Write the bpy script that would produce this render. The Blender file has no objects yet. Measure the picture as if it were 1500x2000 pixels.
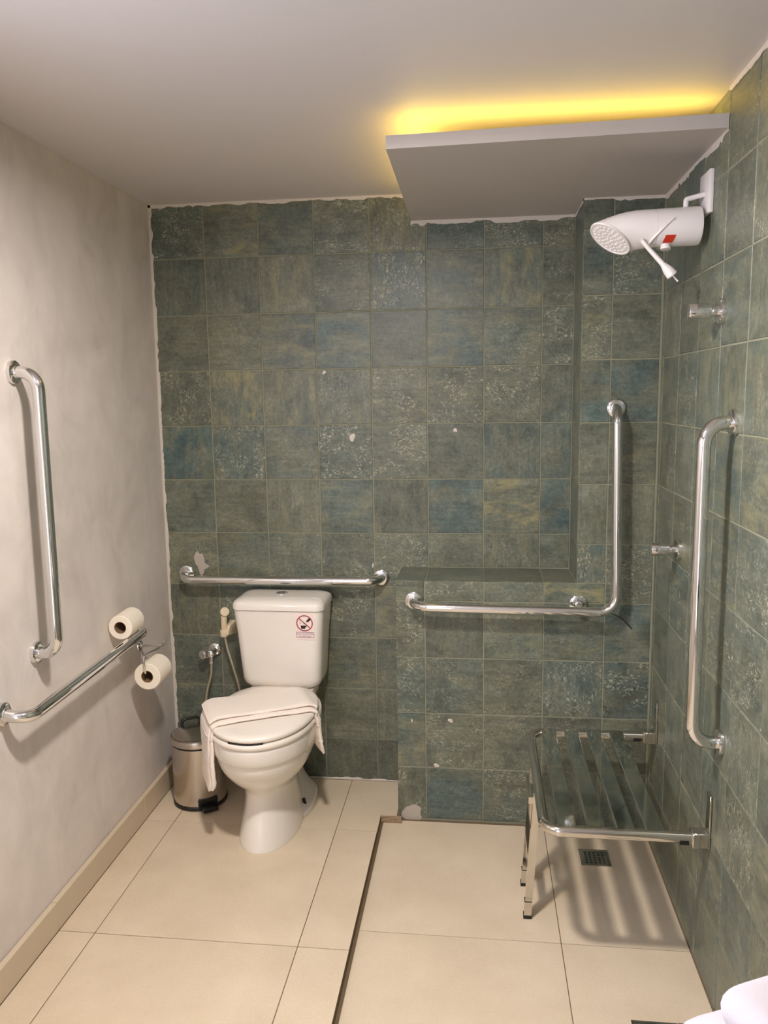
import bpy, bmesh, math, random
import numpy as np
from mathutils import Vector, Matrix

S = bpy.context.scene
COL = S.collection
R_ = math.radians


def lin(c):
    c = c / 255.0
    return c / 12.92 if c <= 0.04045 else ((c + 0.055) / 1.055) ** 2.4


def rgb(r, g, b, a=1.0):
    return (lin(r), lin(g), lin(b), a)


# ------------------------------------------------------------------ camera
cam_d = bpy.data.cameras.new('camera')
cam = bpy.data.objects.new('camera', cam_d)
COL.objects.link(cam)
cam.location = (1.19527, -2.91978, 1.48296)
cam.rotation_mode = 'XYZ'
cam.rotation_euler = (1.427330, 0.0145284, 0.1168174)
cam_d.sensor_fit = 'HORIZONTAL'
cam_d.sensor_width = 36.0
cam_d.lens = 36.0 * 1566.3 / 1500.0
cam_d.clip_start = 0.01
S.camera = cam

# ------------------------------------------------------------------ world, exposure
W = bpy.data.worlds.new('world')
S.world = W
W.use_nodes = True
W.node_tree.nodes['Background'].inputs[0].default_value = (0.62, 0.70, 1.0, 1)
W.node_tree.nodes['Background'].inputs[1].default_value = 0.15
S.view_settings.view_transform = 'Standard'
S.view_settings.look = 'None'
S.view_settings.gamma = 1.0
S.view_settings.use_curve_mapping = False
S.view_settings.exposure = 0.0
S.cycles.max_bounces = 10
S.cycles.diffuse_bounces = 6
S.cycles.glossy_bounces = 5
S.cycles.sample_clamp_indirect = 6.0


def add_light(name, kind, loc, energy, color, rot=(0, 0, 0), **kw):
    d = bpy.data.lights.new(name, kind)
    d.energy = energy
    d.color = color
    for k, v in kw.items():
        setattr(d, k, v)
    o = bpy.data.objects.new(name, d)
    o.location = loc
    o.rotation_euler = rot
    COL.objects.link(o)
    return o


LAMP = (0.86, -1.585, 2.18)
# assumed daylight through an unseen open doorway in the wall behind the camera
add_light('assumed_doorway_light', 'AREA', (0.45, -3.62, 1.1), 9.0, (0.95, 0.95, 1.0),
          (R_(90), 0, 0), shape='RECTANGLE', size=0.72, size_y=1.95)
# light of the assumed ceiling lamp, itself unseen
add_light('assumed_lamp_light', 'AREA', (LAMP[0], LAMP[1], 2.136), 33.5, (1.0, 0.91, 0.84),
          (0, 0, 0), shape='DISK', size=0.13, spread=R_(177))

# ------------------------------------------------------------------ scene constants
WX = 1.772            # right wall
CZ = 2.18             # ceiling
YF = -3.60            # wall behind the camera
D = 0.2286            # depth of the boxed out wall
P = 0.202             # tile pitch
BX0, CX0, LZ = 0.909, 1.522, 0.852   # block left edge, column left edge, ledge height
SH = -0.025           # shower floor level
SX = 0.850            # step edge
rnd = random.Random(7)


# ------------------------------------------------------------------ materials
def new_mat(name):
    m = bpy.data.materials.new(name)
    m.use_nodes = True
    nt = m.node_tree
    b = nt.nodes['Principled BSDF']
    return m, nt, b


def simple(name, color, rough=0.5, metal=0.0, coat=0.0, noise=0.0, scale=30.0, bump=0.0, spec=0.5):
    m, nt, b = new_mat(name)
    b.inputs['Base Color'].default_value = color
    b.inputs['Roughness'].default_value = rough
    b.inputs['Metallic'].default_value = metal
    b.inputs['Coat Weight'].default_value = coat
    b.inputs['Specular IOR Level'].default_value = spec
    if noise or bump:
        tc = nt.nodes.new('ShaderNodeTexCoord')
        n = nt.nodes.new('ShaderNodeTexNoise')
        n.inputs['Scale'].default_value = scale
        n.inputs['Detail'].default_value = 5
        nt.links.new(tc.outputs['Object'], n.inputs['Vector'])
        if noise:
            mx = nt.nodes.new('ShaderNodeMix')
            mx.data_type = 'RGBA'
            mx.inputs['A'].default_value = tuple(c * (1 - noise) for c in color[:3]) + (1,)
            mx.inputs['B'].default_value = tuple(min(1, c * (1 + noise)) for c in color[:3]) + (1,)
            nt.links.new(n.outputs['Fac'], mx.inputs['Factor'])
            nt.links.new(mx.outputs['Result'], b.inputs['Base Color'])
        if bump:
            bp = nt.nodes.new('ShaderNodeBump')
            bp.inputs['Strength'].default_value = bump
            bp.inputs['Distance'].default_value = 0.002
            nt.links.new(n.outputs['Fac'], bp.inputs['Height'])
            nt.links.new(bp.outputs['Normal'], b.inputs['Normal'])
    return m


class G:
    """small helper to write node graphs"""
    def __init__(self, nt):
        self.nt = nt

    def put(self, sock, v):
        if hasattr(v, 'is_output'):
            self.nt.links.new(v, sock)
        else:
            sock.default_value = v

    def noise(self, vec, scale, detail=4, rough=0.55, dist=0.0):
        n = self.nt.nodes.new('ShaderNodeTexNoise')
        self.put(n.inputs['Vector'], vec)
        n.inputs['Scale'].default_value = scale
        n.inputs['Detail'].default_value = detail
        n.inputs['Roughness'].default_value = rough
        n.inputs['Distortion'].default_value = dist
        return n.outputs['Fac']

    def mapping(self, vec, scale, loc=(0, 0, 0)):
        n = self.nt.nodes.new('ShaderNodeMapping')
        self.put(n.inputs['Vector'], vec)
        n.inputs['Scale'].default_value = scale
        n.inputs['Location'].default_value = loc
        return n.outputs['Vector']

    def math(self, op, a, b=0.0, clamp=False):
        n = self.nt.nodes.new('ShaderNodeMath')
        n.operation = op
        n.use_clamp = clamp
        self.put(n.inputs[0], a)
        self.put(n.inputs[1], b)
        return n.outputs[0]

    def step(self, v, lo, hi):
        n = self.nt.nodes.new('ShaderNodeMapRange')
        n.interpolation_type = 'SMOOTHSTEP'
        self.put(n.inputs['Value'], v)
        n.inputs['From Min'].default_value = lo
        n.inputs['From Max'].default_value = hi
        return n.outputs['Result']

    def mix(self, f, a, b):
        n = self.nt.nodes.new('ShaderNodeMix')
        n.data_type = 'RGBA'
        self.put(n.inputs['Factor'], f)
        self.put(n.inputs['A'], a)
        self.put(n.inputs['B'], b)
        return n.outputs['Result']

    def ramp(self, v, stops):
        n = self.nt.nodes.new('ShaderNodeValToRGB')
        cr = n.color_ramp
        while len(cr.elements) < len(stops):
            cr.elements.new(0.5)
        for e, (p, c) in zip(cr.elements, stops):
            e.position = p
            e.color = c
        self.put(n.inputs['Fac'], v)
        return n.outputs['Color']

    def bump(self, h, strength, dist=0.002):
        n = self.nt.nodes.new('ShaderNodeBump')
        n.inputs['Strength'].default_value = strength
        n.inputs['Distance'].default_value = dist
        self.put(n.inputs['Height'], h)
        return n.outputs['Normal']


def tile_material():
    """weathered green-grey ceramic; object colour R = blue, G = ochre, B = specks, alpha = streak direction"""
    m, nt, b = new_mat('weathered_green_tile')
    g = G(nt)
    tc = nt.nodes.new('ShaderNodeTexCoord')
    oi = nt.nodes.new('ShaderNodeObjectInfo')
    sep = nt.nodes.new('ShaderNodeSeparateXYZ')
    nt.links.new(tc.outputs['Object'], sep.inputs[0])
    ca = nt.nodes.new('ShaderNodeCombineXYZ')
    r = oi.outputs['Random']
    al = oi.outputs['Alpha']
    inv = g.math('SUBTRACT', 1.0, al)
    u = g.math('ADD', g.math('MULTIPLY', sep.outputs['X'], inv), g.math('MULTIPLY', sep.outputs['Y'], al))
    v = g.math('ADD', g.math('MULTIPLY', sep.outputs['Y'], inv), g.math('MULTIPLY', sep.outputs['X'], al))
    g.put(ca.inputs[0], g.math('ADD', u, g.math('MULTIPLY', r, 37.0)))
    g.put(ca.inputs[1], g.math('ADD', v, g.math('MULTIPLY', r, 71.0)))
    g.put(ca.inputs[2], g.math('MULTIPLY', r, 13.0))
    vec = ca.outputs[0]
    cs = nt.nodes.new('ShaderNodeSeparateColor')
    nt.links.new(oi.outputs['Color'], cs.inputs[0])
    blue, ochre, speck = cs.outputs[0], cs.outputs[1], cs.outputs[2]
    streak = g.noise(g.mapping(vec, (9, 70, 1)), 1.0, 7, 0.68, 0.5)
    cloud = g.noise(vec, 10.0, 6, 0.66, 0.6)
    cloud2 = g.noise(g.mapping(vec, (6, 9, 1), (5, 3, 1)), 1.0, 7, 0.7, 0.7)
    fine = g.noise(g.mapping(vec, (105, 150, 1)), 1.0, 5, 0.7, 1.1)
    grain = g.noise(vec, 85.0, 5, 0.78, 0.3)
    s = g.math('ADD', g.math('MULTIPLY', streak, 0.24), g.math('ADD', g.math('MULTIPLY', cloud, 0.40), g.math('MULTIPLY', grain, 0.36)))
    base = g.ramp(s, [(0.34, rgb(62, 67, 58)), (0.46, rgb(94, 98, 84)), (0.54, rgb(113, 116, 99)), (0.66, rgb(146, 147, 127))])
    tone = g.math('MULTIPLY_ADD', r, 0.22)
    tone.node.inputs[2].default_value = 0.84
    hs = nt.nodes.new('ShaderNodeHueSaturation')
    g.put(hs.inputs['Value'], tone)
    hs.inputs['Saturation'].default_value = 0.95
    g.put(hs.inputs['Color'], base)
    base = hs.outputs['Color']
    bmask = g.math('MULTIPLY', g.step(cloud2, 0.38, 0.60), g.math('MULTIPLY', blue, 0.85))
    base = g.mix(bmask, base, g.ramp(s, [(0.34, rgb(40, 60, 62)), (0.5, rgb(66, 91, 94)), (0.66, rgb(108, 126, 120))]))
    omask = g.math('MULTIPLY', g.step(g.noise(g.mapping(vec, (8, 24, 1), (9, 1, 4)), 1.0, 7, 0.7, 0.6), 0.44, 0.72), ochre)
    base = g.mix(omask, base, rgb(150, 144, 104))
    smask = g.math('MULTIPLY', g.math('MULTIPLY', g.step(fine, 0.53, 0.61), g.step(g.noise(g.mapping(vec, (13, 17, 1), (2, 8, 3)), 1.0, 3, 0.55), 0.42, 0.58)), speck)
    base = g.mix(g.math('MULTIPLY', smask, 0.85), base, rgb(182, 180, 156))
    dmask = g.math('MULTIPLY', g.math('MULTIPLY', g.step(fine, 0.47, 0.38), g.step(cloud, 0.48, 0.62)), speck)
    base = g.mix(g.math('MULTIPLY', dmask, 0.65), base, rgb(50, 57, 50))
    g.put(b.inputs['Base Color'], base)
    rr = g.math('MULTIPLY_ADD', cloud, 0.30)
    rr.node.inputs[2].default_value = 0.24
    g.put(b.inputs['Roughness'], rr)
    b.inputs['Specular IOR Level'].default_value = 0.45
    h = g.math('ADD', g.math('MULTIPLY', cloud, 1.2), g.math('ADD', g.math('MULTIPLY', fine, 0.25), g.math('MULTIPLY', streak, 0.3)))
    g.put(b.inputs['Normal'], g.bump(h, 0.35, 0.0025))
    return m


def plaster_material():
    m, nt, b = new_mat('troweled_cement_plaster')
    g = G(nt)
    tc = nt.nodes.new('ShaderNodeTexCoord')
    vec = tc.outputs['Object']
    big = g.noise(vec, 2.4, 6, 0.6, 0.8)
    mid = g.noise(g.mapping(vec, (1, 7, 5), (2, 1, 0)), 1.0, 6, 0.6, 1.2)
    f = g.math('ADD', g.math('MULTIPLY', big, 0.55), g.math('MULTIPLY', mid, 0.45))
    c = g.ramp(f, [(0.30, rgb(194, 186, 179)), (0.46, rgb(211, 203, 197)), (0.56, rgb(219, 211, 205)), (0.72, rgb(230, 223, 217))])
    g.put(b.inputs['Base Color'], c)
    b.inputs['Roughness'].default_value = 0.5
    b.inputs['Specular IOR Level'].default_value = 0.35
    g.put(b.inputs['Normal'], g.bump(g.math('ADD', mid, g.math('MULTIPLY', big, 0.6)), 0.18, 0.004))
    return m


def porcelain_floor_material():
    m, nt, b = new_mat('beige_porcelain_floor')
    g = G(nt)
    tc = nt.nodes.new('ShaderNodeTexCoord')
    oi = nt.nodes.new('ShaderNodeObjectInfo')
    vm = nt.nodes.new('ShaderNodeVectorMath')
    nt.links.new(tc.outputs['Object'], vm.inputs[0])
    cx = nt.nodes.new('ShaderNodeCombineXYZ')
    g.put(cx.inputs[0], g.math('MULTIPLY', oi.outputs['Random'], 20.0))
    nt.links.new(cx.outputs[0], vm.inputs[1])
    vec = vm.outputs[0]
    n1 = g.noise(vec, 5.0, 5, 0.6)
    n2 = g.noise(vec, 160.0, 2, 0.5)
    f = g.math('ADD', g.math('MULTIPLY', n1, 0.7), g.math('MULTIPLY', n2, 0.3))
    g.put(b.inputs['Base Color'], g.ramp(f, [(0.35, rgb(205, 188, 163)), (0.65, rgb(218, 202, 178))]))
    b.inputs['Roughness'].default_value = 0.38
    b.inputs['Specular IOR Level'].default_value = 0.45
    g.put(b.inputs['Normal'], g.bump(n1, 0.04, 0.002))
    return m


def towel_material(name, c):
    m, nt, b = new_mat(name)
    g = G(nt)
    tc = nt.nodes.new('ShaderNodeTexCoord')
    n = g.noise(tc.outputs['Object'], 420.0, 3, 0.6)
    b.inputs['Base Color'].default_value = c
    b.inputs['Roughness'].default_value = 0.95
    b.inputs['Specular IOR Level'].default_value = 0.1
    b.inputs['Sheen Weight'].default_value = 0.3
    g.put(b.inputs['Normal'], g.bump(n, 0.5, 0.0015))
    return m


M = {}
M['tile'] = tile_material()
M['plaster'] = plaster_material()
M['floor'] = porcelain_floor_material()
M['grout'] = simple('tile_grout', rgb(134, 134, 114), 0.9, noise=0.18, scale=18, bump=0.2)
M['floor_grout'] = simple('floor_grout', rgb(112, 94, 72), 0.9, noise=0.2, scale=25)
M['mortar'] = simple('rough_mortar', rgb(150, 128, 102), 0.95, noise=0.3, scale=90, bump=0.8)
M['ceiling'] = simple('ceiling_paint', rgb(208, 202, 199), 0.6, noise=0.02, scale=4)
M['soffit'] = simple('panel_paint', rgb(188, 180, 173), 0.55, noise=0.02, scale=4)
M['caulk'] = simple('white_joint_filler', rgb(205, 196, 186), 0.8, noise=0.08, scale=40, bump=0.4)
M['smear'] = simple('grey_plaster_smear', rgb(178, 168, 156), 0.9, noise=0.15, scale=60, bump=0.4)
M['baseboard'] = simple('beige_skirting', rgb(204, 188, 164), 0.45, noise=0.04, scale=12)
M['chrome'] = simple('polished_chrome', (0.80, 0.80, 0.80, 1), 0.07, 1.0)
M['steel'] = simple('polished_stainless', (0.66, 0.63, 0.58, 1), 0.10, 1.0)
M['slat'] = simple('mirror_stainless', (0.58, 0.59, 0.54, 1), 0.07, 1.0, bump=0.03, scale=14)
M['brushed'] = simple('satin_stainless', (0.60, 0.55, 0.50, 1), 0.24, 1.0)
M['ceramic'] = simple('white_glazed_ceramic', rgb(232, 226, 218), 0.16, coat=0.4)
M['seatplastic'] = simple('white_seat_plastic', rgb(236, 228, 218), 0.3)
M['whiteplastic'] = simple('white_gloss_plastic', rgb(228, 222, 220), 0.3)
M['creamplastic'] = simple('cream_plastic', rgb(222, 206, 176), 0.4)
M['black'] = simple('black_plastic', rgb(22, 21, 20), 0.4)
M['gapshade_collar'] = simple('gap_shade_and_collar', rgb(30, 28, 24), 0.6)  # near-black for the painted seat slot shade and the bench leg collars
M['hose'] = simple('braided_hose', (0.55, 0.50, 0.38, 1), 0.35, 0.8, bump=0.6, scale=600)
M['paper'] = simple('toilet_paper', rgb(240, 230, 214), 0.95, noise=0.03, scale=80, bump=0.15, spec=0.1)
M['card'] = simple('cardboard_core', rgb(128, 98, 70), 0.9)
M['towel'] = towel_material('white_terry', rgb(240, 229, 219))
M['towel2'] = towel_material('bright_white_terry', rgb(186, 179, 184))
M['red'] = simple('red_label', rgb(196, 48, 22), 0.4)
M['sticker'] = simple('pale_pink_film', rgb(238, 220, 214), 0.5)
M['signred'] = simple('sign_red_print', rgb(150, 58, 76), 0.5)
M['signblack'] = simple('sign_black_print', rgb(38, 14, 22), 0.5)
M['signblue'] = simple('sign_violet_print', rgb(120, 96, 128), 0.5)
M['wire'] = simple('black_wire', rgb(20, 24, 26), 0.5)
M['bolt'] = simple('dark_bolt', rgb(30, 36, 34), 0.35, 0.6)
M['stone'] = simple('dark_stone_counter', rgb(60, 56, 52), 0.3, noise=0.3, scale=60)
M['doorwood'] = simple('white_door_frame', rgb(214, 206, 196), 0.5)

mled, nt_, b_ = new_mat('yellow_led')
b_.inputs['Base Color'].default_value = (1, 0.8, 0.2, 1)
b_.inputs['Emission Color'].default_value = (1.0, 0.71, 0.12, 1)
b_.inputs['Emission Strength'].default_value = 15.0
M['led'] = mled
mdf, nt_, b_ = new_mat('lamp_diffuser')
b_.inputs['Base Color'].default_value = (0.9, 0.88, 0.85, 1)
b_.inputs['Emission Color'].default_value = (1.0, 0.86, 0.76, 1)
b_.inputs['Emission Strength'].default_value = 5.0
M['diffuser'] = mdf


mfr, nt_, b_ = new_mat('assumed_window_glow')  # emissive panes of the assumed window, adding bluish daylight
b_.inputs['Base Color'].default_value = (0.9, 0.92, 0.95, 1)
b_.inputs['Roughness'].default_value = 0.5
b_.inputs['Emission Color'].default_value = (0.74, 0.80, 1.0, 1)
b_.inputs['Emission Strength'].default_value = 24.0
M['window_glow'] = mfr


# ------------------------------------------------------------------ mesh helpers
def finish(bm, name, mat, parent=None, smooth=None, loc=None):
    bmesh.ops.recalc_face_normals(bm, faces=bm.faces)
    me = bpy.data.meshes.new(name)
    bm.to_mesh(me)
    bm.free()
    me.materials.append(mat)
    if smooth is not None:
        for p in me.polygons:
            p.use_smooth = True
        me.set_sharp_from_angle(angle=R_(smooth))
    o = bpy.data.objects.new(name, me)
    COL.objects.link(o)
    if parent:
        o.parent = parent
    if loc:
        o.location = loc
    return o


def thing(name, label, cat, loc=(0, 0, 0), rotz=0.0, group=None):
    o = bpy.data.objects.new(name, None)
    o.empty_display_size = 0.05
    COL.objects.link(o)
    o.location = loc
    o.rotation_euler = (0, 0, rotz)
    o['label'] = label
    o['category'] = cat
    if group:
        o['group'] = group
    return o


def tag(o, label, cat, group=None):
    o['label'] = label
    o['category'] = cat
    if group:
        o['group'] = group
    return o


def structure(o, label=None):
    o['kind'] = 'structure'
    if label:
        o['label'] = label
    return o


def box(bm, x0, x1, y0, y1, z0, z1, mat=None):
    vs = [bm.verts.new(v) for v in ((x0, y0, z0), (x1, y0, z0), (x1, y1, z0), (x0, y1, z0),
                                    (x0, y0, z1), (x1, y0, z1), (x1, y1, z1), (x0, y1, z1))]
    if mat is not None:
        for v in vs:
            v.co = mat @ v.co
    for f in ((0, 3, 2, 1), (4, 5, 6, 7), (0, 1, 5, 4), (1, 2, 6, 5), (2, 3, 7, 6), (3, 0, 4, 7)):
        bm.faces.new([vs[i] for i in f])
    return vs


def bevel_all(bm, w, seg=2):
    bmesh.ops.bevel(bm, geom=list(bm.edges) + list(bm.verts), offset=w, segments=seg, profile=0.5, affect='EDGES')


def loft(bm, rings, closed=True, caps=True):
    vr = [[bm.verts.new(p) for p in r] for r in rings]
    n = len(rings[0])
    for a, b in zip(vr, vr[1:]):
        for i in range(n if closed else n - 1):
            j = (i + 1) % n
            bm.faces.new((a[i], a[j], b[j], b[i]))
    if caps and closed:
        bm.faces.new(list(reversed(vr[0])))
        bm.faces.new(vr[-1])
    return vr


def fillet(pts, r, n=8):
    """round the inner corners of a polyline"""
    pts = [Vector(p) for p in pts]
    out = [pts[0]]
    for a, b, c in zip(pts, pts[1:], pts[2:]):
        d1, d2 = (a - b).normalized(), (c - b).normalized()
        ang = d1.angle(d2)
        if ang > math.pi - 0.02:
            out.append(b)
            continue
        t = r / math.tan(ang / 2)
        t = min(t, (a - b).length * 0.95, (c - b).length * 0.95)
        rr = t * math.tan(ang / 2)
        ctr = b + (d1 + d2).normalized() * (rr / math.sin(ang / 2))
        p1, p2 = b + d1 * t, b + d2 * t
        v1, v2 = p1 - ctr, p2 - ctr
        tot = v1.angle(v2)
        ax = v1.cross(v2).normalized()
        for k in range(n + 1):
            out.append(ctr + Matrix.Rotation(tot * k / n, 3, ax) @ v1)
    out.append(pts[-1])
    return out


def frames(path):
    path = [Vector(p) for p in path]
    tans = []
    for i in range(len(path)):
        a = path[max(0, i - 1)]
        b = path[min(len(path) - 1, i + 1)]
        tans.append((b - a).normalized())
    t0 = tans[0]
    ref = Vector((0, 0, 1)) if abs(t0.z) < 0.9 else Vector((1, 0, 0))
    nrm = (ref - t0 * ref.dot(t0)).normalized()
    res = []
    for p, t in zip(path, tans):
        nrm = (nrm - t * nrm.dot(t)).normalized()
        res.append((p, t, nrm, t.cross(nrm)))
    return res


def sweep(bm, path, r, seg=16, caps=True):
    rings = []
    fr = frames(path)
    for i, (p, t, a, b) in enumerate(fr):
        rad = r[i] if isinstance(r, (list, tuple)) else r
        rings.append([p + a * (rad * math.cos(2 * math.pi * k / seg)) + b * (rad * math.sin(2 * math.pi * k / seg)) for k in range(seg)])
    loft(bm, rings, True, caps)


def smooth_path(pts, n=10):
    """Catmull-Rom through the points"""
    P_ = [Vector(p) for p in pts]
    P_ = [P_[0] * 2 - P_[1]] + P_ + [P_[-1] * 2 - P_[-2]]
    out = []
    for i in range(1, len(P_) - 2):
        p0, p1, p2, p3 = P_[i - 1:i + 3]
        for k in range(n):
            t = k / n
            out.append(0.5 * ((2 * p1) + (p2 - p0) * t + (2 * p0 - 5 * p1 + 4 * p2 - p3) * t * t + (3 * p1 - p0 - 3 * p2 + p3) * t ** 3))
    out.append(P_[-2])
    return out


def lathe(bm, prof, seg=24, mat=None, caps=True):
    """profile of (radius, height) about +Z, placed by mat"""
    rings = []
    for r, h in prof:
        ring = [Vector((max(r, 1e-5) * math.cos(2 * math.pi * k / seg), max(r, 1e-5) * math.sin(2 * math.pi * k / seg), h)) for k in range(seg)]
        rings.append([mat @ v for v in ring] if mat is not None else ring)
    loft(bm, rings, True, caps)


def axis_mat(loc, direction):
    q = Vector(direction).normalized().to_track_quat('Z', 'Y')
    return Matrix.Translation(Vector(loc)) @ q.to_matrix().to_4x4()


# ------------------------------------------------------------------ shell
def L_wall_back():
    bm = bmesh.new()
    e = 0.0018      # substrate lies this far behind the tile faces
    box(bm, -0.10, WX + 0.12, e, 0.16, -0.10, CZ + 0.10)
    box(bm, BX0 + e, WX + 0.02, -D + e, 0.02, -0.10, LZ - e)
    box(bm, CX0 + e, WX + 0.02, -D + e, 0.02, LZ - e, CZ + 0.02)
    return structure(finish(bm, 'wall_back', M['grout']))


wall_back = L_wall_back()
bm = bmesh.new()
box(bm, WX + 0.0018, WX + 0.12, YF - 0.1, 0.05, -0.10, CZ + 0.10)
wall_right = structure(finish(bm, 'wall_right', M['grout']))
bm = bmesh.new()      # plaster wall with a small high window, assumed and unseen, beside the camera
WY0, WY1, WZ0, WZ1 = -2.75, -1.95, 1.30, 1.95
box(bm, -0.12, 0.0, WY1, 0.02, -0.10, CZ + 0.10)
box(bm, -0.12, 0.0, YF - 0.1, WY0, -0.10, CZ + 0.10)
box(bm, -0.12, 0.0, WY0, WY1, -0.10, WZ0)
box(bm, -0.12, 0.0, WY0, WY1, WZ1, CZ + 0.10)
wall_left = structure(finish(bm, 'wall_left', M['plaster']))
bm = bmesh.new()
box(bm, -0.10, -0.06, WY0 + 0.001, WY1 - 0.001, WZ0 + 0.001, WZ0 + 0.04)
box(bm, -0.10, -0.06, WY0 + 0.001, WY1 - 0.001, WZ1 - 0.04, WZ1 - 0.001)
box(bm, -0.10, -0.06, WY0 + 0.001, WY0 + 0.04, WZ0 + 0.04, WZ1 - 0.04)
box(bm, -0.10, -0.06, WY1 - 0.04, WY1 - 0.001, WZ0 + 0.04, WZ1 - 0.04)
box(bm, -0.10, -0.06, (WY0 + WY1) / 2 - 0.02, (WY0 + WY1) / 2 + 0.02, WZ0 + 0.04, WZ1 - 0.04)
win = structure(finish(bm, 'assumed_window_1', M['doorwood']))  # assumed window out of view, added for cool light from the left
for k in (0, 1):
    ym = (WY0 + WY1) / 2
    bm = bmesh.new()
    box(bm, -0.084, -0.078, WY0 + 0.04 if k == 0 else ym + 0.02, ym - 0.02 if k == 0 else WY1 - 0.04, WZ0 + 0.04, WZ1 - 0.04)
    finish(bm, 'emissive_pane', M['window_glow'], win)
bm = bmesh.new()
box(bm, -0.10, WX + 0.10, YF - 0.10, 0.10, CZ, CZ + 0.12)
ceiling = structure(finish(bm, 'ceiling', M['ceiling']))
bm = bmesh.new()      # wall behind the camera with an assumed, unseen doorway
box(bm, -0.10, 0.08, YF - 0.12, YF, -0.10, CZ + 0.10)
box(bm, 0.82, WX + 0.10, YF - 0.12, YF, -0.10, CZ + 0.10)
box(bm, 0.08, 0.82, YF - 0.12, YF, 2.06, CZ + 0.10)
structure(finish(bm, 'wall_front', M['plaster']))
bm = bmesh.new()
box(bm, 0.06, 0.11, YF - 0.13, YF + 0.012, 0.0, 2.08)
box(bm, 0.79, 0.84, YF - 0.13, YF + 0.012, 0.0, 2.08)
box(bm, 0.11, 0.79, YF - 0.13, YF + 0.012, 2.03, 2.08)
structure(finish(bm, 'assumed_door_1', M['doorwood']))  # frame of the assumed doorway, out of view

bm = bmesh.new()      # floor substrate: raised dry part and lowered shower part
box(bm, -0.05, SX - 0.001, YF - 0.1, 0.05, -0.12, -0.0016)
box(bm, SX - 0.002, BX0 + 0.01, -0.252, 0.05, -0.12, -0.0016)
box(bm, SX - 0.002, WX + 0.05, YF - 0.1, 0.0, -0.12, SH - 0.0016)
floor = structure(finish(bm, 'floor', M['floor_grout']))

# ------------------------------------------------------------------ tiles
tile_cache = {}


def tile_mesh(w, h, th, mat, ch=0.0016, wob=0.0008):
    key = (round(w, 4), round(h, 4), mat.name, rnd.randrange(4) if wob else 0)
    if key in tile_cache:
        return tile_cache[key]
    bm = bmesh.new()
    r = random.Random(hash(key[:2]) + key[3])
    # bottom ring, side ring, chamfered top ring with a slightly wavy edge
    def ring(ins, z, wv):
        pts = []
        c = [(-w / 2 + ins, -h / 2 + ins), (w / 2 - ins, -h / 2 + ins), (w / 2 - ins, h / 2 - ins), (-w / 2 + ins, h / 2 - ins)]
        for k in range(4):
            (x0, y0), (x1, y1) = c[k], c[(k + 1) % 4]
            for t in (0.0, 0.5):
                j = wv[2 * k + (1 if t else 0)]
                pts.append((x0 + (x1 - x0) * t + j[0], y0 + (y1 - y0) * t + j[1], z))
        return pts
    wv = [(r.uniform(-wob, wob), r.uniform(-wob, wob)) for _ in range(8)]
    loft(bm, [ring(0, -th, wv), ring(0, -ch, wv), ring(ch * 0.9, 0, wv)], True, False)
    bm.verts.ensure_lookup_table()
    bm.faces.new([bm.verts[16 + k] for k in range(8)])
    bmesh.ops.recalc_face_normals(bm, faces=bm.faces)
    me = bpy.data.meshes.new('tile')
    bm.to_mesh(me)
    bm.free()
    me.materials.append(mat)
    tile_cache[key] = me
    return me


def put_tile(parent, origin, ux, uy, u0, u1, v0, v1, mat, gap=0.0036, th=0.007, look=None, wob=0.0008, tilt=0.12):
    """a tile covering u0..u1, v0..v1 of the plane origin + u*ux + v*uy (face on the plane)"""
    w, h = u1 - u0 - gap, v1 - v0 - gap
    if w < 0.004 or h < 0.004:
        return None
    me = tile_mesh(w, h, th, mat, ch=min(0.0016 if wob else 0.0004, 0.2 * min(w, h)), wob=min(wob, 0.05 * min(w, h)))
    o = bpy.data.objects.new('tile', me)
    COL.objects.link(o)
    ux, uy = Vector(ux), Vector(uy)
    n = ux.cross(uy)
    m = Matrix((ux, uy, n)).transposed().to_4x4()
    c = Vector(origin) + ux * ((u0 + u1) / 2) + uy * ((v0 + v1) / 2) + n * rnd.uniform(-0.0004, 0.0)
    m = Matrix.Translation(c) @ m @ Matrix.Rotation(R_(rnd.uniform(-tilt, tilt)), 4, 'X') @ Matrix.Rotation(R_(rnd.uniform(-tilt, tilt)), 4, 'Y')
    o.matrix_world = m
    o.parent = parent
    if look is None:
        bl = rnd.random()
        look = (0.15 if bl < 0.55 else rnd.uniform(0.2, 0.45) if bl < 0.9 else rnd.uniform(0.5, 0.75),
                rnd.choice((0, 0, 0, 0.15, 0.3, 0.5)),
                rnd.choice((0.1, 0.2, 0.5, 0.9)), rnd.choice((0.0, 0.0, 1.0)))
    o.color = look
    return o


# rows measured on the photograph: z of the joints, from the ceiling down
zr = [2.172] + [2.19 - P * k for k in range(1, 11)] + [0.004]
xr = [0.004] + [P * k for k in range(1, 8)] + [CX0]
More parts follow.
